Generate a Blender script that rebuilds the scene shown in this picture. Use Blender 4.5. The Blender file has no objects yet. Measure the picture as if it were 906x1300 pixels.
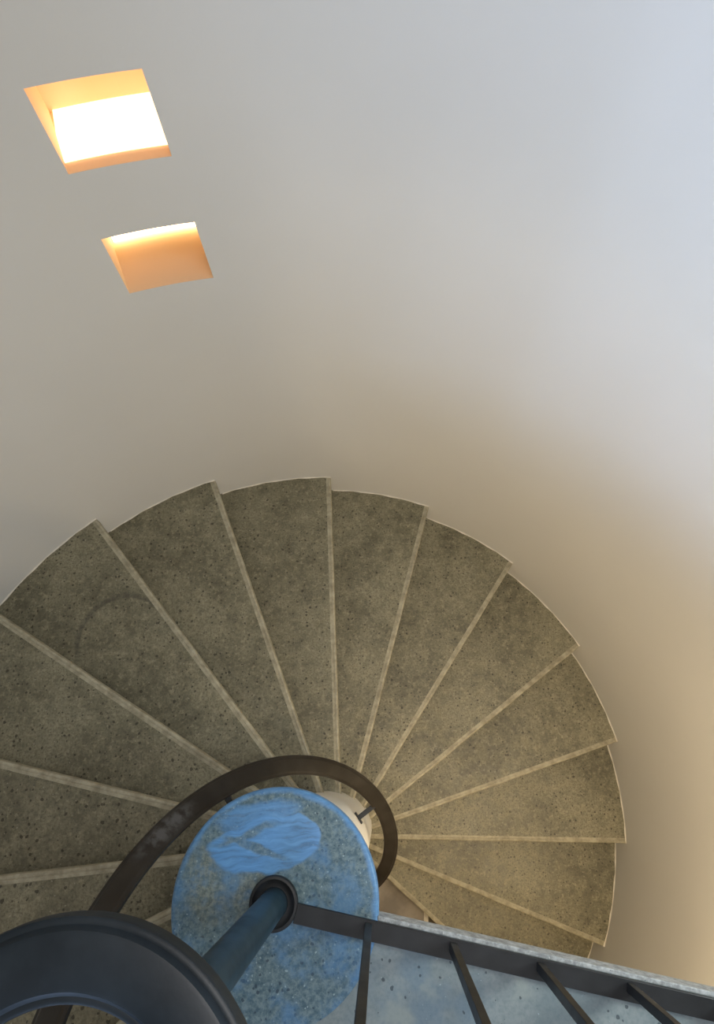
import bpy, bmesh, math, random
from mathutils import Vector, Matrix
random.seed(4)
S = bpy.context.scene
COL = S.collection
PI = math.pi
sin, cos, rad = math.sin, math.cos, math.radians

# ------------------------------------------------------------------ camera
# metres; the newel axis is the origin, z = 0 is the blue landing, +y is the wall with the two niches
CX, CY, CZ = 0.28922, 0.26890, 1.66955
PITCH, ROLL = 0.4135175, -0.0970738
F = Vector((0, sin(PITCH), -cos(PITCH)))
U = Vector((0, cos(PITCH), sin(PITCH)))
X = Vector((1, 0, 0))
X2 = cos(ROLL) * X + sin(ROLL) * U
U2 = -sin(ROLL) * X + cos(ROLL) * U
cd = bpy.data.cameras.new('camera')
cam = bpy.data.objects.new('camera', cd)
COL.objects.link(cam)
cam.matrix_world = Matrix(((X2.x, U2.x, -F.x, CX), (X2.y, U2.y, -F.y, CY), (X2.z, U2.z, -F.z, CZ), (0, 0, 0, 1)))
cd.sensor_fit = 'VERTICAL'
cd.sensor_height = 24
cd.lens = 24 * 748.9475 / 1300
cd.clip_start = 0.02
S.camera = cam

# ------------------------------------------------------------------ world, light, exposure
S.view_settings.view_transform = 'Standard'
S.view_settings.look = 'None'
S.view_settings.gamma = 1
S.view_settings.exposure = 0.0
w = bpy.data.worlds.new('overcast_sky')
S.world = w
w.use_nodes = True
w.node_tree.nodes['Background'].inputs[0].default_value = (0.75, 0.84, 1.0, 1)
w.node_tree.nodes['Background'].inputs[1].default_value = 0.5


def area(name, loc, target, sx, sy, power, color):
    l = bpy.data.lights.new(name, 'AREA')
    l.shape = 'RECTANGLE'
    l.size, l.size_y = sx, sy
    l.energy = power
    l.color = color
    o = bpy.data.objects.new(name, l)
    COL.objects.link(o)
    o.location = loc
    o.rotation_euler = (Vector(target) - Vector(loc)).to_track_quat('-Z', 'Y').to_euler()
    return o


# blue daylight from the deep opening behind the landing; its reveals send it mostly to the right
DAY = area('daylight_at_opening', (-0.62, -1.86, 1.30), (1.5, 0.8, 1.2), 0.9, 2.0, 20.8, (0.48, 0.66, 1.0))
DAY.data.spread = rad(65)
# pale fill for the left wall, from an unseen window added on the right
EAST = area('added_side_fill', (1.64, 0.10, 0.75), (-1.2, 1.2, -0.4), 0.40, 0.50, 13, (0.90, 1.0, 1.0))
EAST.data.spread = rad(160)
# soft overhead fill, added unseen to brighten the landing and left steps
CEIL = area('added_overhead_fill', (0.50, 0.10, 2.93), (0.50, 0.10, 0), 0.9, 0.9, 27, (1.0, 0.96, 0.95))
# two lamps hung under the landing slab (their fittings are built further down)
LAMPS = [((0.30, -1.10, -0.60), 21), ((1.15, -0.62, -0.42), 32)]
for loc_, pw in LAMPS:
    lp = bpy.data.lights.new('bulb_under_landing', 'POINT')
    lp.energy = pw
    lp.color = (1.0, 0.79, 0.50)
    lp.shadow_soft_size = 0.09
    lo = bpy.data.objects.new('bulb_under_landing', lp)
    COL.objects.link(lo)
    lo.location = loc_

# ------------------------------------------------------------------ stair geometry
WX, WY, R = -0.0605, 0.1185, 1.7481      # the round wall
RC = 0.201                               # newel shaft
RD = 0.2522                              # newel cap
TH0, DTH = 2.185235, 0.327056
Z0, H = -1.04957, 0.17496
E0 = 0.0643
DA = {-4: -.01964, -3: -.01131, -2: .00612, -1: .01127, 0: .01219, 1: .01214, 2: -.00242, 3: .00368, 4: .00663,
      5: -.00664, 6: -.00319, 7: .00375, 8: -.00553, 9: -.00706}


def th(k):
    k0 = math.floor(k)
    d = DA.get(k0, 0) * (1 - (k - k0)) + DA.get(k0 + 1, 0) * (k - k0)
    return TH0 - k * DTH + d


def wall_hit(a, e, off=0.0):
    """point of the line (direction a, offset e clockwise of the axis) on the round wall"""
    dx, dy = cos(a), sin(a)
    nx, ny = dy, -dx
    bx_, by_ = nx * e, ny * e
    wx, wy = bx_ - WX, by_ - WY
    B = wx * dx + wy * dy
    rr = R + off
    s = -B + math.sqrt(B * B - (wx * wx + wy * wy) + rr * rr)
    return bx_ + dx * s, by_ + dy * s


def col_hit(a, e, r=RC):
    dx, dy = cos(a), sin(a)
    nx, ny = dy, -dx
    s = math.sqrt(max(r * r - e * e, 1e-6))
    return nx * e + dx * s, ny * e + dy * s


# ------------------------------------------------------------------ materials
class NT:
    def __init__(s, name):
        s.m = bpy.data.materials.new(name)
        s.m.use_nodes = True
        s.t = s.m.node_tree
        s.b = s.t.nodes['Principled BSDF']
        g = s.t.nodes.new('ShaderNodeNewGeometry')
        s.pos = g.outputs['Position']

    def put(s, v, sock):
        if isinstance(v, bpy.types.NodeSocket):
            s.t.links.new(v, sock)
        elif isinstance(v, (tuple, list)):
            sock.default_value = tuple(v) + ((1,) if len(v) == 3 and len(sock.default_value) == 4 else ())
        else:
            sock.default_value = v

    def noise(s, scale, detail=3, rough=0.5, vec=None, out='Fac', dist=0.0):
        n = s.t.nodes.new('ShaderNodeTexNoise')
        n.inputs['Scale'].default_value = scale
        n.inputs['Detail'].default_value = detail
        n.inputs['Roughness'].default_value = rough
        n.inputs['Distortion'].default_value = dist
        s.put(vec or s.pos, n.inputs['Vector'])
        return n.outputs[out]

    def vor(s, scale, vec=None, out='Distance', rnd=1.0):
        n = s.t.nodes.new('ShaderNodeTexVoronoi')
        n.inputs['Scale'].default_value = scale
        n.inputs['Randomness'].default_value = rnd
        s.put(vec or s.pos, n.inputs['Vector'])
        return n.outputs[out]

    def ramp(s, v, lo, hi, a=0.0, b=1.0, smooth=True):
        n = s.t.nodes.new('ShaderNodeMapRange')
        n.interpolation_type = 'SMOOTHSTEP' if smooth else 'LINEAR'
        s.put(v, n.inputs[0])
        for i, q in enumerate((lo, hi, a, b)):
            n.inputs[i + 1].default_value = q
        return n.outputs[0]

    def math(s, op, a, b=0.0):
        n = s.t.nodes.new('ShaderNodeMath')
        n.operation = op
        s.put(a, n.inputs[0])
        s.put(b, n.inputs[1])
        return n.outputs[0]

    def vmath(s, op, a, b):
        n = s.t.nodes.new('ShaderNodeVectorMath')
        n.operation = op
        s.put(a, n.inputs[0])
        s.put(b, n.inputs[1])
        return n.outputs['Value'] if op in ('LENGTH', 'DISTANCE', 'DOT_PRODUCT') else n.outputs[0]

    def mix(s, f, a, b, mode='MIX'):
        n = s.t.nodes.new('ShaderNodeMix')
        n.data_type = 'RGBA'
        n.blend_type = mode
        s.put(f, n.inputs[0])
        s.put(a, n.inputs[6])
        s.put(b, n.inputs[7])
        return n.outputs[2]

    def ell(s, cx, cy, ax, ay, rot=0.0, vec=None, soft=0.15):
        """soft mask of an ellipse on the floor plane: 1 inside"""
        m = s.t.nodes.new('ShaderNodeMapping')
        m.vector_type = 'TEXTURE'
        m.inputs['Location'].default_value = (cx, cy, 0)
        m.inputs['Rotation'].default_value = (0, 0, rot)
        m.inputs['Scale'].default_value = (ax, ay, 1e6)
        s.put(vec or s.pos, m.inputs['Vector'])
        L = s.vmath('LENGTH', m.outputs[0], (0, 0, 0))
        return s.ramp(L, 1 + soft, 1 - soft), L

    def finish(s, col, rough=0.5, bump=None, bstr=0.3, bdist=0.002, spec=0.5, metal=0.0):
        s.put(col, s.b.inputs['Base Color'])
        s.put(rough, s.b.inputs['Roughness'])
        s.b.inputs['Specular IOR Level'].default_value = spec
        s.b.inputs['Metallic'].default_value = metal
        if bump is not None:
            n = s.t.nodes.new('ShaderNodeBump')
            n.inputs['Strength'].default_value = bstr
            n.inputs['Distance'].default_value = bdist
            s.put(bump, n.inputs['Height'])
            s.t.links.new(n.outputs[0], s.b.inputs['Normal'])
        return s.m


def plaster(name, col, bump=0.25):
    n = NT(name)
    a = n.noise(1.7, 4, 0.55)
    st = n.t.nodes.new('ShaderNodeMapping')
    st.inputs['Scale'].default_value = (5, 5, 0.7)
    n.put(n.pos, st.inputs['Vector'])
    b = n.noise(1.6, 2, 0.5, vec=st.outputs[0])
    c1 = tuple(c * 0.985 for c in col)
    c2 = tuple(min(1, c * 1.012) for c in col)
    c = n.mix(n.ramp(a, 0.3, 0.7), c1, c2)
    h = n.math('ADD', n.math('MULTIPLY', n.noise(90, 3), 0.05), n.math('MULTIPLY', b, 0.35))
    return n.finish(c, 0.62, h, bump, 0.012, 0.3)


def speckles(n, base, dark, light, dscale, lscale, dth=0.16, lth=0.13):
    """terrazzo chips: small dark and pale specks of uneven size"""
    warp = n.mix(0.5, n.pos, n.noise(60, 2, out='Color'), 'LINEAR_LIGHT') if False else n.pos
    wv = n.vmath('ADD', warp, n.vmath('SCALE', n.noise(70, 2, out='Color'), (0, 0, 0)))
    nv = n.noise(45, 2, out='Color')
    off = n.t.nodes.new('ShaderNodeVectorMath')
    off.operation = 'SCALE'
    n.put(nv, off.inputs[0])
    off.inputs['Scale'].default_value = 0.012
    wv = n.vmath('ADD', n.pos, off.outputs[0])
    d1 = n.vor(dscale, wv)
    size = n.ramp(n.vor(dscale, wv, 'Color'), 0.35, 1.0, 0.0, dth, False)
    m1 = n.math('LESS_THAN', d1, size)
    wl = n.vmath('ADD', wv, (3.3, 1.7, 0.4))
    d2 = n.vor(lscale, wl)
    size2 = n.ramp(n.vor(lscale, wl, 'Color'), 0.45, 1.0, 0.0, lth, False)
    m2 = n.math('LESS_THAN', d2, size2)
    c = n.mix(n.math('MULTIPLY', m2, 0.65), base, light)
    c = n.mix(n.math('MULTIPLY', m1, 0.75), c, dark)
    return c, m1, m2


def terrazzo(name, c0, c1, dark, light, fine=True):
    n = NT(name)
    big = n.noise(3.2, 5, 0.6)
    mid = n.noise(17, 5, 0.65)
    fin = n.noise(105, 4, 0.75)
    med = n.noise(48, 4, 0.7)
    c = n.mix(n.ramp(big, 0.38, 0.62), c0, c1)
    c = n.mix(n.ramp(mid, 0.35, 0.75, 0.0, 0.55), c, tuple(q * 1.28 for q in c1))
    c = n.mix(n.ramp(mid, 0.5, 0.25, 0.0, 0.5), c, tuple(q * 0.72 for q in c0))
    c = n.mix(n.ramp(fin, 0.40, 0.72, 0.0, 0.85), c, tuple(q * 0.58 for q in c0))
    c = n.mix(n.ramp(med, 0.50, 0.72, 0.0, 0.6), c, tuple(q * 1.5 for q in c1))
    c, m1, m2 = speckles(n, c, dark, light, 52, 70, 0.38, 0.24)
    blot = n.ramp(n.vor(5.5, n.vmath('ADD', n.pos, (0.7, 2.1, 0.3))), 0.075, 0.035)
    c = n.mix(n.math('MULTIPLY', blot, 0.45), c, tuple(q * 0.4 for q in c0))
    r = n.ramp(mid, 0.3, 0.8, 0.42, 0.6)
    h = n.math('SUBTRACT', n.math('MULTIPLY', fin, 0.5), m1)
    return n, c, r, h


n, c, r, h = terrazzo('tread_terrazzo', (0.134, 0.120, 0.076), (0.236, 0.213, 0.140), (0.026, 0.022, 0.013), (0.36, 0.33, 0.25))
# an arc-shaped scuff on one of the upper treads
mask_o, L = n.ell(-0.86, 0.93, 0.215, 0.215)
ring = n.math('MULTIPLY', n.ramp(L, 0.90, 0.96), n.ramp(L, 1.10, 1.0))
side = n.ramp(n.vmath('DOT_PRODUCT', n.pos, (-0.5, 0.86, 0)), 1.22, 1.30)
zz = n.vmath('DOT_PRODUCT', n.pos, (0, 0, 1))
zm = n.math('MULTIPLY', n.math('GREATER_THAN', zz, Z0 - 0.02), n.math('LESS_THAN', zz, Z0 + 0.02))
sc = n.math('MULTIPLY', n.math('MULTIPLY', ring, side), n.math('MULTIPLY', zm, n.ramp(n.noise(30, 3), 0.3, 0.6, 0.2, 0.7)))
c = n.mix(sc, c, (0.06, 0.055, 0.04))
M_TREAD = n.finish(c, r, h, 0.25, 0.0012, 0.4)

n = NT('worn_nosing')
c = n.mix(n.ramp(n.noise(24, 5, 0.7), 0.3, 0.7), (0.24, 0.212, 0.143), (0.41, 0.37, 0.265))
c, m1, m2 = speckles(n, c, (0.09, 0.08, 0.06), (0.5, 0.47, 0.4), 70, 90, 0.12, 0.12)
M_NOSE = n.finish(c, 0.55, m1, 0.2, 0.001, 0.4)

n, c, r, h = terrazzo('riser_terrazzo', (0.14, 0.13, 0.10), (0.20, 0.19, 0.15), (0.035, 0.032, 0.024), (0.36, 0.33, 0.25))
M_RISER = n.finish(c, r, h, 0.25, 0.0012, 0.4)

M_WALL = plaster('wall_plaster', (0.59, 0.575, 0.545))
M_COLUMN = plaster('column_plaster', (0.80, 0.77, 0.70), 0.12)
M_NICHE = plaster('glow_tinted_plaster', (0.77, 0.60, 0.40), 0.08)  # orange of the lamp glow put into the plaster colour

n = NT('joint_plaster')
M_JOINT = n.finish(n.mix(n.noise(40, 3), (0.50, 0.45, 0.37), (0.78, 0.73, 0.64)), 0.7, n.noise(150, 2), 0.4, 0.001)


def metal(name, col, rough, spec=0.4):
    n = NT(name)
    c = n.mix(n.ramp(n.noise(14, 4, 0.6), 0.35, 0.7), col, tuple(q * 1.5 + 0.004 for q in col))
    return n.finish(c, n.ramp(n.noise(9, 3), 0.3, 0.7, rough - 0.05, rough + 0.08), n.noise(260, 2), 0.12, 0.0006, spec)


n = NT('dark_painted_handrail')
c = n.mix(n.ramp(n.noise(14, 4, 0.6), 0.35, 0.7), (0.0095, 0.0068, 0.0042), (0.018, 0.0142, 0.0103))
sm, _ = n.ell(-0.252, 0.185, 0.055, 0.022, 0.9, None, 0.5)      # a pale rubbed smudge
sm = n.math('MULTIPLY', sm, n.ramp(n.noise(38, 3, 0.6), 0.35, 0.65))
c = n.mix(n.math('MULTIPLY', sm, 0.8), c, (0.075, 0.072, 0.070))
M_RAIL = n.finish(c, n.ramp(n.noise(9, 3), 0.3, 0.7, 0.33, 0.46), n.noise(260, 2), 0.12, 0.0006, 0.3)
M_RING = metal('sky_tinted_ring', (0.005, 0.0095, 0.0135), 0.46, 0.28)  # sky reflection on the dark rail put into the ring's base colour
M_POST = metal('cap_reflection_post', (0.006, 0.020, 0.030), 0.38)  # teal reflection of the blue cap put into the post's base colour
M_IRON = metal('black_painted_iron', (0.009, 0.0095, 0.010), 0.42)

# blue paint smeared over the concrete newel cap
n = NT('blue_smeared_cap')
warp = n.t.nodes.new('ShaderNodeVectorMath')
warp.operation = 'SCALE'
n.put(n.vmath('SUBTRACT', n.noise(13, 2, 0.5, out='Color'), (0.5, 0.5, 0.5)), warp.inputs[0])
warp.inputs['Scale'].default_value = 0.045
P = n.vmath('ADD', n.pos, warp.outputs[0])
base = n.mix(n.ramp(n.noise(75, 4, 0.75), 0.35, 0.65), (0.050, 0.095, 0.115), (0.165, 0.225, 0.225))
base, d1, l1 = speckles(n, base, (0.015, 0.03, 0.045), (0.38, 0.48, 0.47), 85, 100, 0.42, 0.30)
# thin veil of blue everywhere, patchier towards the middle
veil = n.ramp(n.noise(9, 5, 0.62), 0.42, 0.66, 0.05, 0.66)
c = n.mix(veil, base, (0.075, 0.20, 0.37))
# sandy islands where the paint has gone
s1, _ = n.ell(-0.165, 0.045, 0.045, 0.09, 0.2, P, 0.5)
s2, _ = n.ell(-0.06, 0.015, 0.045, 0.06, 0.0, P, 0.5)
sand = n.mix(n.ramp(n.noise(85, 3, 0.7), 0.35, 0.65), (0.09, 0.11, 0.09), (0.25, 0.27, 0.21))
c = n.mix(n.math('MULTIPLY', n.math('MAXIMUM', s1, s2), n.ramp(n.noise(40, 3), 0.35, 0.6, 0.25, 0.8)), c, sand)
# the bright brushed patch
pa, _ = n.ell(-0.020, 0.122, 0.135, 0.062, 0.0, P, 0.06)
pb, _ = n.ell(0.045, 0.135, 0.075, 0.055, 0.1, P, 0.06)
pc, _ = n.ell(-0.035, 0.193, 0.105, 0.032, 0.12, P, 0.25)
gap, _ = n.ell(-0.045, 0.120, 0.085, 0.011, -0.38, P, 0.35)
gap2, _ = n.ell(-0.06, 0.150, 0.08, 0.008, 0.25, P, 0.5)
st = n.t.nodes.new('ShaderNodeMapping')
st.inputs['Rotation'].default_value = (0, 0, 0.12)
st.inputs['Scale'].default_value = (9, 75, 1)
n.put(P, st.inputs['Vector'])
strokes = n.noise(1.0, 4, 0.7, vec=st.outputs[0])
patch = n.math('MAXIMUM', n.math('MAXIMUM', pa, pb), n.math('MULTIPLY', pc, 0.8))
patch = n.math('MULTIPLY', patch, n.math('SUBTRACT', 1.0, n.math('MULTIPLY', n.math('MAXIMUM', gap, gap2), 0.85)))
# paint dragged along the rim
Lr = n.vmath('LENGTH', n.vmath('MULTIPLY', n.pos, (1, 1, 0)), (0, 0, 0))
rim = n.math('MULTIPLY', n.ramp(n.math('ADD', Lr, n.math('MULTIPLY', n.noise(14, 3), 0.03)), 0.248, 0.262),
             n.ramp(n.vmath('DOT_PRODUCT', n.pos, (0.5, 0.86, 0)), -0.12, 0.06))
cover = n.math('MAXIMUM', n.math('MULTIPLY', patch, n.ramp(strokes, 0.30, 0.50, 0.55, 1.0)), n.math('MULTIPLY', rim, 0.8))
blue = n.mix(n.ramp(strokes, 0.3, 0.72), (0.070, 0.205, 0.42), (0.125, 0.315, 0.58))
c = n.mix(cover, c, blue)
M_CAP = n.finish(c, n.ramp(cover, 0, 1, 0.55, 0.38), n.math('ADD', n.math('MULTIPLY', strokes, cover), n.math('MULTIPLY', d1, -0.5)), 0.35, 0.0015, 0.45)

# paler blue-grey landing
n = NT('blue_grey_landing')
base = n.mix(n.ramp(n.noise(5, 5, 0.6), 0.35, 0.65), (0.170, 0.205, 0.205), (0.245, 0.275, 0.265))
base = n.mix(n.ramp(n.noise(100, 3, 0.7), 0.35, 0.75, 0.0, 0.5), base, (0.105, 0.15, 0.16))
b1, _ = n.ell(0.33, -0.30, 0.14, 0.22, 0.2, n.vmath('ADD', n.pos, warp.outputs[0]) if False else n.pos, 0.5)
base = n.mix(n.math('MULTIPLY', b1, n.ramp(n.noise(8, 4), 0.4, 0.62, 0.0, 0.45)), base, (0.095, 0.175, 0.25))
sand = n.ramp(n.noise(7.5, 4, 0.6, vec=n.vmath('ADD', n.pos, (5, 2, 0))), 0.56, 0.68, 0.0, 0.5)
base = n.mix(sand, base, (0.30, 0.33, 0.29))
c, m1, m2 = speckles(n, base, (0.025, 0.04, 0.05), (0.42, 0.50, 0.50), 55, 85, 0.30, 0.16)
M_LAND = n.finish(c, 0.5, n.math('SUBTRACT', n.math('MULTIPLY', n.noise(110, 3), 0.4), m1), 0.3, 0.0012, 0.4)

n = NT('bare_terrazzo_edge')
c = n.mix(n.ramp(n.noise(55, 4, 0.7), 0.35, 0.65), (0.24, 0.25, 0.25), (0.48, 0.50, 0.50))
c, m1, m2 = speckles(n, c, (0.10, 0.11, 0.12), (0.65, 0.67, 0.66), 90, 80, 0.2, 0.25)
M_EDGE = n.finish(c, 0.6, m1, 0.3, 0.001, 0.4)

n = NT('ground_screed')
c = n.mix(n.ramp(n.noise(6, 5, 0.6), 0.35, 0.65), (0.17, 0.145, 0.12), (0.27, 0.235, 0.195))
M_FLOOR = n.finish(c, 0.6, n.noise(40, 4), 0.1, 0.001)
n = NT('dark_screed')
M_FLOOR2 = n.finish(n.mix(n.noise(10, 4), (0.07, 0.052, 0.03), (0.11, 0.085, 0.05)), 0.7, n.noise(60, 3), 0.1, 0.001)


def lit(name, col, strength):
    n = NT(name)
    n.b.inputs['Base Color'].default_value = (*col, 1)
    n.b.inputs['Emission Color'].default_value = (*col, 1)
    n.b.inputs['Emission Strength'].default_value = strength
    return n.m


M_GLOW = lit('warm_lamp_panel', (1.0, 0.66, 0.38), 2.75)
M_GLOW2 = lit('warm_lamp_strip', (1.0, 0.70, 0.36), 12.0)
M_BULB = lit('warm_lamp_glass', (1.0, 0.66, 0.36), 2.0)


# ------------------------------------------------------------------ object helpers
def obj(name, verts, faces, mat, parent=None, smooth=False, bevel=0.0, seg=2, autos=None):
    me = bpy.data.meshes.new(name)
    me.from_pydata([tuple(v) for v in verts], [], faces)
    me.validate()
    bm = bmesh.new()
    bm.from_mesh(me)
    bmesh.ops.recalc_face_normals(bm, faces=bm.faces)
    bm.to_mesh(me)
    bm.free()
    me.materials.append(mat)
    o = bpy.data.objects.new(name, me)
    COL.objects.link(o)
    if smooth:
        me.shade_smooth()
        if autos:
            me.set_sharp_from_angle(angle=rad(autos))
    if bevel:
        b = o.modifiers.new('bevel', 'BEVEL')
        b.width = bevel
        b.segments = seg
        b.limit_method = 'ANGLE'
        b.angle_limit = rad(40)
    if parent is not None:
        o.parent = parent
        o.matrix_parent_inverse = Matrix.Translation(-parent.location)
    return o


def empty(name, loc, label, cat, group=None):
    o = bpy.data.objects.new(name, None)
    COL.objects.link(o)
    o.location = loc
    o.empty_display_size = 0.1
    o['label'] = label
    o['category'] = cat
    if group:
        o['group'] = group
    bpy.context.view_layer.update()
    return o


def recenter(o):
    """origin of a mesh at the middle of its own underside"""
    me = o.data
    xs = [v.co for v in me.vertices]
    c = Vector(((min(v.x for v in xs) + max(v.x for v in xs)) / 2, (min(v.y for v in xs) + max(v.y for v in xs)) / 2, min(v.z for v in xs)))
    me.transform(Matrix.Translation(-c))
    o.location = o.location + c


def prism(pts, z0, z1):
    n_ = len(pts)
    v = [(x, y, z0) for x, y in pts] + [(x, y, z1) for x, y in pts]
    f = [list(range(n_))[::-1], list(range(n_, 2 * n_))]
    f += [[i, (i + 1) % n_, n_ + (i + 1) % n_, n_ + i] for i in range(n_)]
    return v, f


def loft(sections, closed_profile=True, caps=True):
    """sections: list of equal-length point loops"""
    m_ = len(sections[0])
    v = [p for s in sections for p in s]
    f = []
    for i in range(len(sections) - 1):
        for j in range(m_ if closed_profile else m_ - 1):
            a, b = i * m_ + j, i * m_ + (j + 1) % m_
            f.append([a, b, b + m_, a + m_])
    if caps:
        f.append(list(range(m_))[::-1])
        f.append([(len(sections) - 1) * m_ + j for j in range(m_)])
    return v, f


def lathe(prof, seg=64, cx=0, cy=0, closed=False):
    v, f = [], []
    for r_, z in prof:
        for i in range(seg):
            a = 2 * PI * i / seg
            v.append((cx + r_ * cos(a), cy + r_ * sin(a), z))
    n_ = len(prof)
    for j in range(n_ - 1 + (1 if closed else 0)):
        for i in range(seg):
            a, b = j * seg + i, j * seg + (i + 1) % seg
            c_, d_ = ((j + 1) % n_) * seg + (i + 1) % seg, ((j + 1) % n_) * seg + i
            f.append([a, b, c_, d_])
    if not closed:
        if prof[0][0] > 1e-5:
            f.append(list(range(seg))[::-1])
        if prof[-1][0] > 1e-5:
            f.append([(n_ - 1) * seg + i for i in range(seg)])
    return v, f


# ------------------------------------------------------------------ the round wall with its niches
ZB, ZT = -2.80, 3.0
A1, A2 = 92.10, 101.45        # the two niches, one above the other
T = 0.42
niches = [(A1, A2, 0.590, 0.812, 0.29), (A1, 101.62, 0.150, 0.375, 0.27)]
DOOR = (238.5, 274.0, 0.0, 2.25)


def wpt(a, z, off=0.0):
    a = rad(a)
    return (WX + (R + off) * cos(a), WY + (R + off) * sin(a), z)


def wall(name, a0, a1, holes):
    step = 2.0
    As = {round(a0 + step * i, 4) for i in range(int((a1 - a0) / step) + 1)} | {a1}
    for hx in holes:
        As |= {hx[0], hx[1]}
    hv = sorted(a for hx in holes for a in hx[:2])
    As = sorted(a for a in As if a in hv or a in (a0, a1) or min([abs(a - q) for q in hv] + [9]) > 0.4)
    Zs = sorted({ZB, ZT} | {z for hx in holes for z in hx[2:4]} | {ZB + 0.4 * i for i in range(1, int((ZT - ZB) / 0.4) + 1)})
    v, f, idx = [], [], {}

    def vid(i, j, k):
        if (i, j, k) not in idx:
            idx[(i, j, k)] = len(v)
            v.append(wpt(As[i], Zs[j], (0.0, T)[k]))
        return idx[(i, j, k)]
    na, nz = len(As) - 1, len(Zs) - 1

    def hole(i, j):
        if i < 0 or j < 0 or i >= na or j >= nz:
            return None
        am, zm_ = (As[i] + As[i + 1]) / 2, (Zs[j] + Zs[j + 1]) / 2
        for hx in holes:
            if hx[0] < am < hx[1] and hx[2] < zm_ < hx[3]:
                return hx
        return None
    for i in range(na):
        for j in range(nz):
            hh = hole(i, j)
            if hh is None:
                f.append([vid(i, j, 0), vid(i, j + 1, 0), vid(i + 1, j + 1, 0), vid(i + 1, j, 0)])
            if hh is None or hh[4] is not None:
                f.append([vid(i, j, 1), vid(i + 1, j, 1), vid(i + 1, j + 1, 1), vid(i, j + 1, 1)])
            if hh is not None and hh[4] is None:
                for di, dj, (p, q) in ((-1, 0, ((i, j), (i, j + 1))), (1, 0, ((i + 1, j), (i + 1, j + 1))),
                                       (0, -1, ((i, j), (i + 1, j))), (0, 1, ((i, j + 1), (i + 1, j + 1)))):
                    if hole(i + di, j + dj) is None:
                        f.append([vid(*p, 0), vid(*q, 0), vid(*q, 1), vid(*p, 1)])
    for i in (0, na):
        for j in range(nz):
            f.append([vid(i, j, 0), vid(i, j + 1, 0), vid(i, j + 1, 1), vid(i, j, 1)])
    for j in (0, nz):
        for i in range(na):
            f.append([vid(i, j, 0), vid(i + 1, j, 0), vid(i + 1, j, 1), vid(i, j, 1)])
    o = obj(name, v, f, M_WALL, None, True, autos=30)
    o['kind'] = 'structure'
    return o


SIDE = (-8.0, 7.0, 0.46, 1.04)  # opening cut for the added side fill, out of view
wall('wall_north', -40.0, 200.0, niches + [(*SIDE, None)])
wall('wall_south', 200.0, 320.0, [(*DOOR, None)])


def niche(num, a0, a1, z0, z1, d, label, splay=0.8):
    """lining of one niche: sill, jambs, head and back"""
    na = 5
    L = [a0 + (a1 - a0) * i / na for i in range(na + 1)]

    def q(i, z, off):
        return wpt(L[i] + (splay * i / na if off else 0), z, off)
    v, f = [], []

    def quad(*p):
        b = len(v)
        v.extend(p)
        f.append([b, b + 1, b + 2, b + 3])
    mid_ = 0.0
    for i in range(na):
        quad(q(i, z0, 0), q(i + 1, z0, 0), q(i + 1, z0, d), q(i, z0, d))
        quad(q(i, z1, 0), q(i, z1, d), q(i + 1, z1, d), q(i + 1, z1, 0))
        quad(q(i, z0, d), q(i + 1, z0, d), q(i + 1, z1, d), q(i, z1, d))
    for i in (0, na):
        quad(q(i, z0, 0), q(i, z1, 0), q(i, z1, d), q(i, z0, d))
    me = bpy.data.meshes.new('window')
    me.from_pydata(v, [], f)
    bm = bmesh.new()
    bm.from_mesh(me)
    bmesh.ops.remove_doubles(bm, verts=bm.verts, dist=1e-5)
    ctr = Vector(wpt((a0 + a1) / 2, (z0 + z1) / 2, d / 2))
    bmesh.ops.recalc_face_normals(bm, faces=bm.faces)
    for fc in bm.faces:
        if fc.normal.dot(ctr - fc.calc_center_median()) < 0:
            fc.normal_flip()
    bm.to_mesh(me)
    bm.free()
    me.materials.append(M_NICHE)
    o = bpy.data.objects.new('window_%d' % num, me)
    COL.objects.link(o)
    o['kind'] = 'structure'
    o['label'] = label
    return o


def box_arc(a0, a1, o0, o1, z0, z1, na=5):
    secs = []
    for i in range(na + 1):
        a = a0 + (a1 - a0) * i / na
        secs.append([wpt(a, z0, o0), wpt(a, z1, o0), wpt(a, z1, o1), wpt(a, z0, o1)])
    return loft(secs)


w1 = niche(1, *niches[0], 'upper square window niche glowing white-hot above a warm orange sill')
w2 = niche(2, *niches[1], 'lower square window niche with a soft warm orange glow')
v, f = box_arc(A1 + 0.02, A2 + 0.5, 0.050, 0.288, 0.5905, 0.5965)
obj('lamp_panel', v, f, M_GLOW, w1)
v, f = box_arc(A1 + 0.1, 102.2, 0.259, 0.268, 0.152, 0.172)
obj('lamp_panel', v, f, M_GLOW2, w2)

# opening on to the landing, behind the photographer
secs = []
v, f = [], []
for a0_, a1_, z0_, z1_ in ((DOOR[0], DOOR[0] + 1.6, 0, DOOR[3]), (DOOR[1] - 1.6, DOOR[1], 0, DOOR[3]), (DOOR[0] + 1.6, DOOR[1] - 1.6, DOOR[3] - 0.05, DOOR[3])):
    vv, ff = box_arc(a0_, a1_, 0.02, 0.10, z0_ + 0.002, z1_ - 0.001, 6)
    b = len(v)
    v += vv
    f += [[i + b for i in q] for q in ff]
o = obj('door_1', v, f, M_IRON)
o['kind'] = 'structure'

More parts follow.
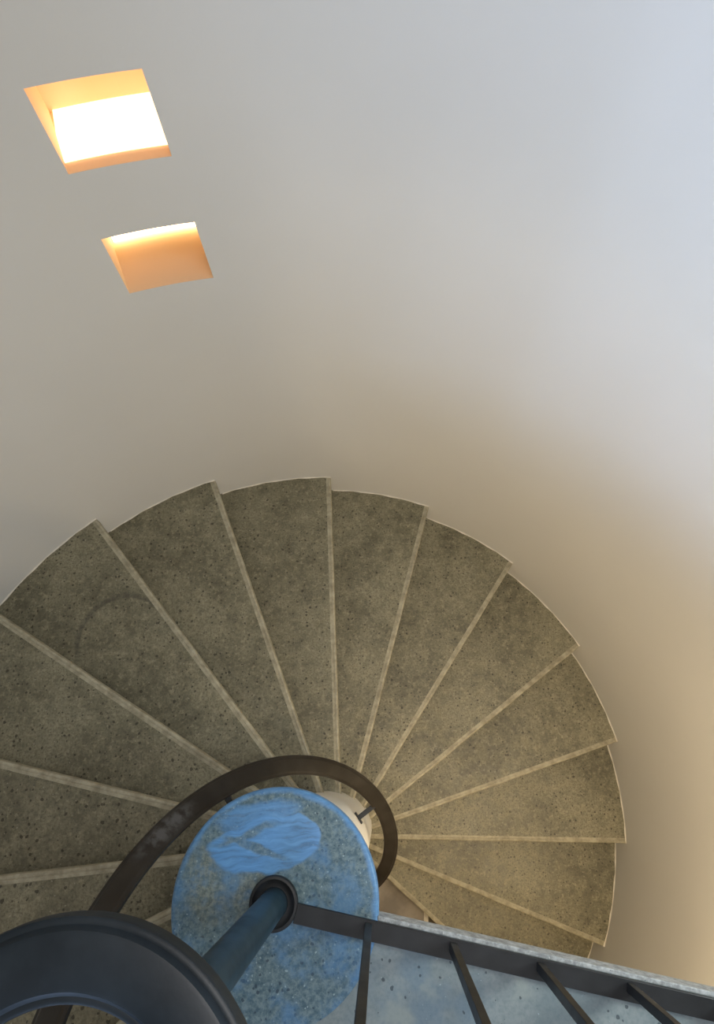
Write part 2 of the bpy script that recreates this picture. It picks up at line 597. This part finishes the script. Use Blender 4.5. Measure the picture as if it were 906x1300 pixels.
v, f = [], []
for a0_, a1_, z0_, z1_ in ((SIDE[0], SIDE[0] + 1, SIDE[2], SIDE[3]), (SIDE[1] - 1, SIDE[1], SIDE[2], SIDE[3]), (SIDE[0] + 1, SIDE[1] - 1, SIDE[2], SIDE[2] + 0.03), (SIDE[0] + 1, SIDE[1] - 1, SIDE[3] - 0.03, SIDE[3])):
    vv, ff = box_arc(a0_ + 0.02, a1_ - 0.02, 0.30, 0.35, z0_ + 0.001, z1_ - 0.001, 4)
    b = len(v)
    v += vv
    f += [[i + b for i in q] for q in ff]
o = obj('window_3', v, f, M_IRON)  # frame of the unseen window added with the side fill
o['kind'] = 'structure'

# flat ceiling
v, f = lathe([(0.0, 3.0), (R + T, 3.0), (R + T, 3.12), (0.0, 3.12)], 72, WX, WY)
o = obj('ceiling', v, f, M_COLUMN, None, True, autos=30)
o['kind'] = 'structure'

v, f = prism([(0.02, -0.38), (0.98, -0.38), (0.98, 0.58), (0.02, 0.58)], 2.935, 2.999)
o = obj('added_fill_panel', v, f, M_COLUMN)  # unseen panel added above the overhead fill
o['label'] = 'square panel added on the ceiling over the stair well for overhead fill'
o['category'] = 'lamp'

# ground floor
ZF = Z0 - 10 * H
v, f = lathe([(0.0, ZF - 0.1), (R + 0.3, ZF - 0.1), (R + 0.3, ZF), (0.0, ZF)], 96, WX, WY)
o = obj('floor', v, f, M_FLOOR)
o['kind'] = 'structure'
v, f = prism([(0.520, -0.40), (1.40, -0.30), (1.30, -1.0), (0.440, -1.0)], ZF + 0.0005, ZF + 0.004)
o = obj('floor_panel', v, f, M_FLOOR2)
o['kind'] = 'structure'
v, f = prism([(0.490, -0.40), (0.515, -0.40), (0.440, -1.0), (0.410, -1.0)], ZF + 0.0005, ZF + 0.008)
o = obj('trim_1', v, f, M_JOINT)
o['kind'] = 'structure'

# ------------------------------------------------------------------ the spiral staircase
stairs = empty('spiral_staircase', (0, 0, ZF), 'spiral staircase of grey speckled terrazzo with pale worn nosings, built into the round wall', 'staircase')
TT = 0.045
FR = 0.013      # nosing front lies this far ahead of the fitted line
NW = 0.027      # width of the worn strip
NSEG = 10
for k in range(-5, 10):
    z = Z0 - k * H
    e_n = E0 + FR - NW
    inn, out = [], []
    for i in range(NSEG + 1):
        t = i / NSEG
        a = th(k) * (1 - t) + th(k - 1) * t + 0.012 * t
        e = e_n * (1 - t) + E0 * t
        inn.append(col_hit(a, e, RC - 0.012))
        out.append(wall_hit(a, e, 0.015))
    v, f = prism(inn + out[::-1], z - TT, z)
    # top and bottom as quads rather than one n-gon
    m_ = len(inn)
    f = f[2:]
    for i in range(m_ - 1):
        a_, b_, c_, d_ = i, i + 1, 2 * m_ - 2 - i, 2 * m_ - 1 - i
        f.append([a_ + 2 * m_, b_ + 2 * m_, c_ + 2 * m_, d_ + 2 * m_])
        f.append([a_, d_, c_, b_])
    st_ = obj('step', v, f, M_TREAD, stairs)
    # worn nosing strip with a fine groove
    prof = [(0.0, -TT), (0.0, -0.008), (0.0012, -0.0035), (0.004, -0.001), (0.008, 0.0003), (0.0125, 0.0003), (0.0135, -0.0012),
            (0.0155, -0.0012), (0.0165, 0.0003), (NW, 0.0003), (NW, -TT)]
    secs = []
    NS = 14
    p0, p1 = col_hit(th(k), E0 + FR - 0.01, RC - 0.012), wall_hit(th(k), E0 + FR - 0.01, 0.014)
    d = Vector((p1[0] - p0[0], p1[1] - p0[1], 0))
    dl = d.normalized()
    nrm = Vector((dl.y, -dl.x, 0))
    for i in range(NS + 1):
        t = i / NS
        wob = 0.0012 * sin(t * 21 + k * 2.1) + 0.0008 * sin(t * 47 + k)
        b = Vector((p0[0], p0[1], 0)) + d * t + nrm * 0.01
        sec = []
        for j, (s_, zz_) in enumerate(prof):
            ww = wob if 1 <= j <= 4 else 0
            q = b - nrm * (s_ + ww)
            sec.append((q.x, q.y, z + zz_))
        secs.append(sec)
    v, f = loft(secs)
    obj('nosing', v, f, M_NOSE, st_, True, autos=50)
    # riser block under the slab
    inn, out = [], []
    for i in range(5):
        t = i / 4
        a = th(k) * (1 - t) + th(k - 1) * t
        e = (E0 + FR - 0.022) * (1 - t) + E0 * t
        inn.append(col_hit(a, e, RC - 0.012))
        out.append(wall_hit(a, e, 0.012))
    v, f = prism(inn + out[::-1], z - H - 0.04, z - TT)
    obj('riser', v, f, M_RISER, st_)
    # plaster joint where the slab meets the wall
    secs = []
    for i in range(NSEG + 1):
        t = i / NSEG
        a = th(k) * (1 - t) + th(k - 1) * t
        e = (E0 + FR) * (1 - t) + (E0 + FR) * t
        wdt = 0.0045 + 0.0025 * sin(i * 2.3 + k * 1.7)
        x0, y0 = wall_hit(a, e, -wdt)
        x1, y1 = wall_hit(a, e, 0.01)
        secs.append([(x0, y0, z - 0.002), (x0, y0, z + 0.0015), (x1, y1, z + 0.010), (x1, y1, z - 0.002)])
    v, f = loft(secs)
    obj('wall_joint', v, f, M_JOINT, st_)

# ------------------------------------------------------------------ newel column and its blue cap
newel = empty('newel_column', (0, 0, ZF), 'round cream plaster column in the middle of the stairs, capped with a blue painted disc', 'column')
v, f = lathe([(0.0, ZF + 0.001), (RC, ZF + 0.001), (RC, -1.2), (RC + 0.001, -0.75), (RC + 0.012, -0.40), (RC + 0.024, -0.20), (RC + 0.028, -0.052), (0.0, -0.052)], 96)
obj('shaft', v, f, M_COLUMN, newel, True, autos=40)
NB = 128
v, f = [], []
for i in range(NB):
    a = 2 * PI * i / NB
    # rounded rim on the open side, tight against the landing on the other
    d_ = (a - rad(237)) % (2 * PI)
    rb = 0.0012 if d_ < rad(110) else 0.010
    rr_ = [(0.10, -0.05), (RD - 0.004, -0.05), (RD, -0.046)] + [(RD - rb + rb * cos(q), -rb + rb * sin(q)) for q in (0, .4, .8, 1.2, PI / 2)] + [(0.15, 0.0), (0.02, 0.0)]
    v += [(p_ * cos(a), p_ * sin(a), z_) for p_, z_ in rr_]
NP = len(rr_)
for i in range(NB):
    j = (i + 1) % NB
    for q in range(NP - 1):
        f.append([i * NP + q, j * NP + q, j * NP + q + 1, i * NP + q + 1])
f.append([i * NP for i in range(NB)])
f.append([i * NP + NP - 1 for i in range(NB)])
o = obj('cap', v, f, M_CAP, newel, True, autos=35)
o['label'] = 'blue smeared disc on top of the column'

# ------------------------------------------------------------------ landing slab
ea, eb = Vector((0.250, -0.054)), Vector((0.979, -0.257))
ed = (eb - ea).normalized()


def edge_hit(off=0.0):
    wv = ea - Vector((WX, WY))
    B = wv.dot(ed)
    return ea + ed * (-B + math.sqrt(B * B - wv.dot(wv) + (R + off) ** 2))


eh = edge_hit(0.01)
a_edge = math.atan2(eh.y - WY, eh.x - WX)
l0 = col_hit(th(-6), E0 + FR, 0.235)
l1 = wall_hit(th(-6), E0 + FR, 0.01)
a_l = math.atan2(l1[1] - WY, l1[0] - WX)
if a_l > 0:
    a_l -= 2 * PI
if a_l > a_edge:
    a_l -= 2 * PI
pts = [(ea.x - ed.x * 0.02, ea.y - ed.y * 0.02), (eh.x, eh.y)]
NA = 30
for i in range(1, NA + 1):
    a = a_edge + (a_l - a_edge) * i / NA
    pts.append((WX + (R + 0.01) * cos(a), WY + (R + 0.01) * sin(a)))
pts[-1] = l1
pts.append(l0)
b0 = math.atan2(l0[1], l0[0])
b1_ = math.atan2(pts[0][1], pts[0][0])
if b0 > b1_:
    b0 -= 2 * PI
for i in range(1, 12):
    a = b0 + (b1_ - b0) * i / 12
    rr = RD + 0.0006
    pts.append((rr * cos(a), rr * sin(a)))
v, f = prism(pts, -0.056, -0.0015)
land = obj('landing', v, f, M_LAND, None, False)
land['kind'] = 'structure'
land['label'] = 'blue-grey speckled landing beside the blue disc'
# bare edge strip of the slab
nn = Vector((-ed.y, ed.x))
q0, q1 = ea - ed * 0.006, eh
v, f = prism([tuple(q0 - nn * 0.004), tuple(q1 - nn * 0.004), tuple(q1 + nn * 0.006), tuple(q0 + nn * 0.006)], -0.057, -0.0005)
e_ = obj('edge_strip', v, f, M_EDGE, land, bevel=0.002)
e_['label'] = 'bare pale grey terrazzo edge'
# structural slab below, set back
cpts = [(p[0], p[1]) for p in pts]
cpts[0] = tuple(ea - ed * 0.02 - nn * 0.03)
cpts[1] = tuple(eh - nn * 0.03)
v, f = prism(cpts, -0.20, -0.0565)
obj('slab', v, f, M_WALL, land)

# ------------------------------------------------------------------ guard railing
guard = empty('guard_railing', (0, 0, 0), 'black iron guard railing along the landing edge, its round post standing on the blue disc', 'railing')
post_r = 0.033
v, f = lathe([(0.0, 0.0005), (post_r, 0.0005), (post_r, 1.045), (0.0, 1.045)], 40)
obj('post', v, f, M_POST, guard, True, autos=40)
v, f = lathe([(post_r + 0.001, 0.0005), (0.057, 0.0005), (0.0585, 0.003), (0.0585, 0.014), (0.0565, 0.017), (0.051, 0.0175), (0.047, 0.014), (0.040, 0.012), (post_r + 0.001, 0.012)], 56, 0, 0, True)
obj('collar', v, f, M_IRON, guard, True, autos=40)
# flat bar lying along the slab edge, from the collar to the wall
bs = Vector((0.0555, -0.0035))
bd = ed.copy()
bn = Vector((-bd.y, bd.x))
be = eh - ed * 0.012
blen = (be - bs).dot(bd)
BW = 0.042
v, f = prism([tuple(bs + bn * 0.0), tuple(bs + bd * blen), tuple(bs + bd * blen - bn * BW), tuple(bs - bn * BW)], 0.0005, 0.0125)
obj('bottom_bar', v, f, M_IRON, guard, bevel=0.0015)
top_z = 1.035
for i in range(8):
    s_ = 0.176 + 0.1985 * i
    if s_ > blen - 0.04:
        break
    c_ = bs + bd * s_ - bn * 0.0155
    hw, hd = 0.0082, 0.0095
    v, f = prism([tuple(c_ - bd * hw - bn * hd), tuple(c_ + bd * hw - bn * hd), tuple(c_ + bd * hw + bn * hd), tuple(c_ - bd * hw + bn * hd)], 0.012, top_z)
    obj('baluster', v, f, M_IRON, guard, bevel=0.001)

# rail profile: across the band w (+ = outer side), height h
PROF = [(.0335, -.024), (.0335, -.009), (.0325, -.006), (.030, -.0048), (.0265, -.0052), (.0245, -.0035), (.0225, -.0008), (.019, 0),
        (-.019, 0), (-.0225, -.0008), (-.0245, -.0035), (-.0265, -.0052), (-.030, -.0048), (-.0325, -.006), (-.0335, -.009), (-.0335, -.024),
        (-.029, -.028), (.029, -.028)]
RR, ZR = 0.145, 1.07
# top rail over the balusters
t0 = bs - bn * 0.0175 + bd * 0.125
t1 = be - bn * 0.0175
secs = []
for q in (t0, t1):
    secs.append([(q.x + bn.x * w_, q.y + bn.y * w_, ZR + h_) for w_, h_ in PROF])
v, f = loft(secs)
obj('top_rail', v, f, M_RAIL, guard, True, autos=40)

# ------------------------------------------------------------------ handrail spiralling round the column
hand = empty('handrail', (0, 0, -2.4), 'dark brown handrail spiralling up round the column, ending in a thick ring above the disc', 'handrail')
RH, ZH, SL = 0.303, -0.416, 0.493


def rail_pt(a):
    """centre line: angle in radians -> radius, z"""
    z = ZH + SL * (a - PI / 2)
    r_ = RH
    a_s, a_e = rad(200), rad(330)
    if a > a_s:
        t = min(1, (a - a_s) / (a_e - a_s))
        s = t * t * (3 - 2 * t)
        r_ = RH + (RR - RH) * s
    if z > ZR - 0.06:
        z = ZR - 0.06 + 0.06 * (1 - math.exp(-(z - ZR + 0.06) / 0.06))
    return r_, z


secs = []
a = rad(-100)
while a < rad(350):
    r_, z = rail_pt(a)
    z2 = z - (0.004 if a > rad(300) else 0)
    ca, sa = cos(a), sin(a)
    ox, oy = (-0.005, 0.006) if a < rad(200) else (-0.005 * max(0, 1 - (a - rad(200)) / 1.5), 0.006 * max(0, 1 - (a - rad(200)) / 1.5))
    secs.append([((r_ + w_ * 0.91) * ca + ox, (r_ + w_ * 0.91) * sa + oy, z2 + h_) for w_, h_ in PROF])
    a += rad(3)
v, f = loft(secs)
obj('rail', v, f, M_RAIL, hand, True, autos=40)
# the closed ring on top of the post
N = 120
secs = [[((RR + w_ * 0.955) * cos(2 * PI * i / N), (RR + w_ * 0.955) * sin(2 * PI * i / N), ZR + h_) for w_, h_ in PROF] for i in range(N + 1)]
v, f = loft(secs, True, False)
obj('ring', v, f, M_RING, hand, True, autos=40)['label'] = 'thick ring of rail above the blue disc'
# spokes from the post head to the ring
for i in range(3):
    a = rad(200 + 60 * i)
    dx, dy = cos(a), sin(a)
    hw = 0.008
    v, f = prism([(0.02 * dx - dy * hw, 0.02 * dy + dx * hw), (0.02 * dx + dy * hw, 0.02 * dy - dx * hw), (0.135 * dx + dy * hw, 0.135 * dy - dx * hw), (0.135 * dx - dy * hw, 0.135 * dy + dx * hw)], ZR - 0.042, ZR - 0.029)
    obj('spoke', v, f, M_IRON, hand)
# brackets into the column
for adeg in (123.0, 30.0, -60.0):
    a = rad(adeg)
    r_, z = rail_pt(a)
    dx, dy = cos(a), sin(a)
    rs = RC + 0.001
    hw = 0.009
    v, f = prism([(rs * dx - dy * hw, rs * dy + dx * hw), (rs * dx + dy * hw, rs * dy - dx * hw), (RH * dx + dy * hw, RH * dy - dx * hw), (RH * dx - dy * hw, RH * dy + dx * hw)], z - 0.046, z - 0.027)
    br = obj('bracket', v, f, M_IRON, hand, bevel=0.0015)
    hw = 0.024
    v, f = prism([(rs * dx - dy * hw, rs * dy + dx * hw), (rs * dx + dy * hw, rs * dy - dx * hw), ((rs + 0.006) * dx + dy * hw, (rs + 0.006) * dy - dx * hw), ((rs + 0.006) * dx - dy * hw, (rs + 0.006) * dy + dx * hw)], z - 0.060, z - 0.012)
    obj('wall_plate', v, f, M_IRON, br, bevel=0.0015)

# ------------------------------------------------------------------ lamp fittings hung under the landing
for (lx, ly, lz), lab in zip([q[0] for q in LAMPS], ('small black lamp fitting hung under the landing near the column', 'small black lamp fitting hung under the landing near the right wall')):
    lamp = empty('pendant_lamp', (lx, ly, -0.201), lab, 'lamp', 'lamps under the landing')
    v, f = lathe([(0.0, -0.225), (0.05, -0.225), (0.05, -0.2005), (0.0, -0.2005)], 24, lx, ly)
    obj('base', v, f, M_IRON, lamp, True, autos=40)
    v, f = lathe([(0.0, lz + 0.155), (0.012, lz + 0.155), (0.012, -0.225), (0.0, -0.225)], 24, lx, ly)
    obj('stem', v, f, M_IRON, lamp, True, autos=40)
    v, f = lathe([(0.0, lz + 0.101 + 0.0)] + [(0.028 * sin(q), lz + 0.128 - 0.027 * cos(q)) for q in (.5, 1.0, 1.57, 2.1, 2.6)] + [(0.0, lz + 0.155)], 20, lx, ly)
    obj('bulb', v, f, M_BULB, lamp, True)

# give every mesh an origin of its own; children keep their place
bpy.context.view_layer.update()
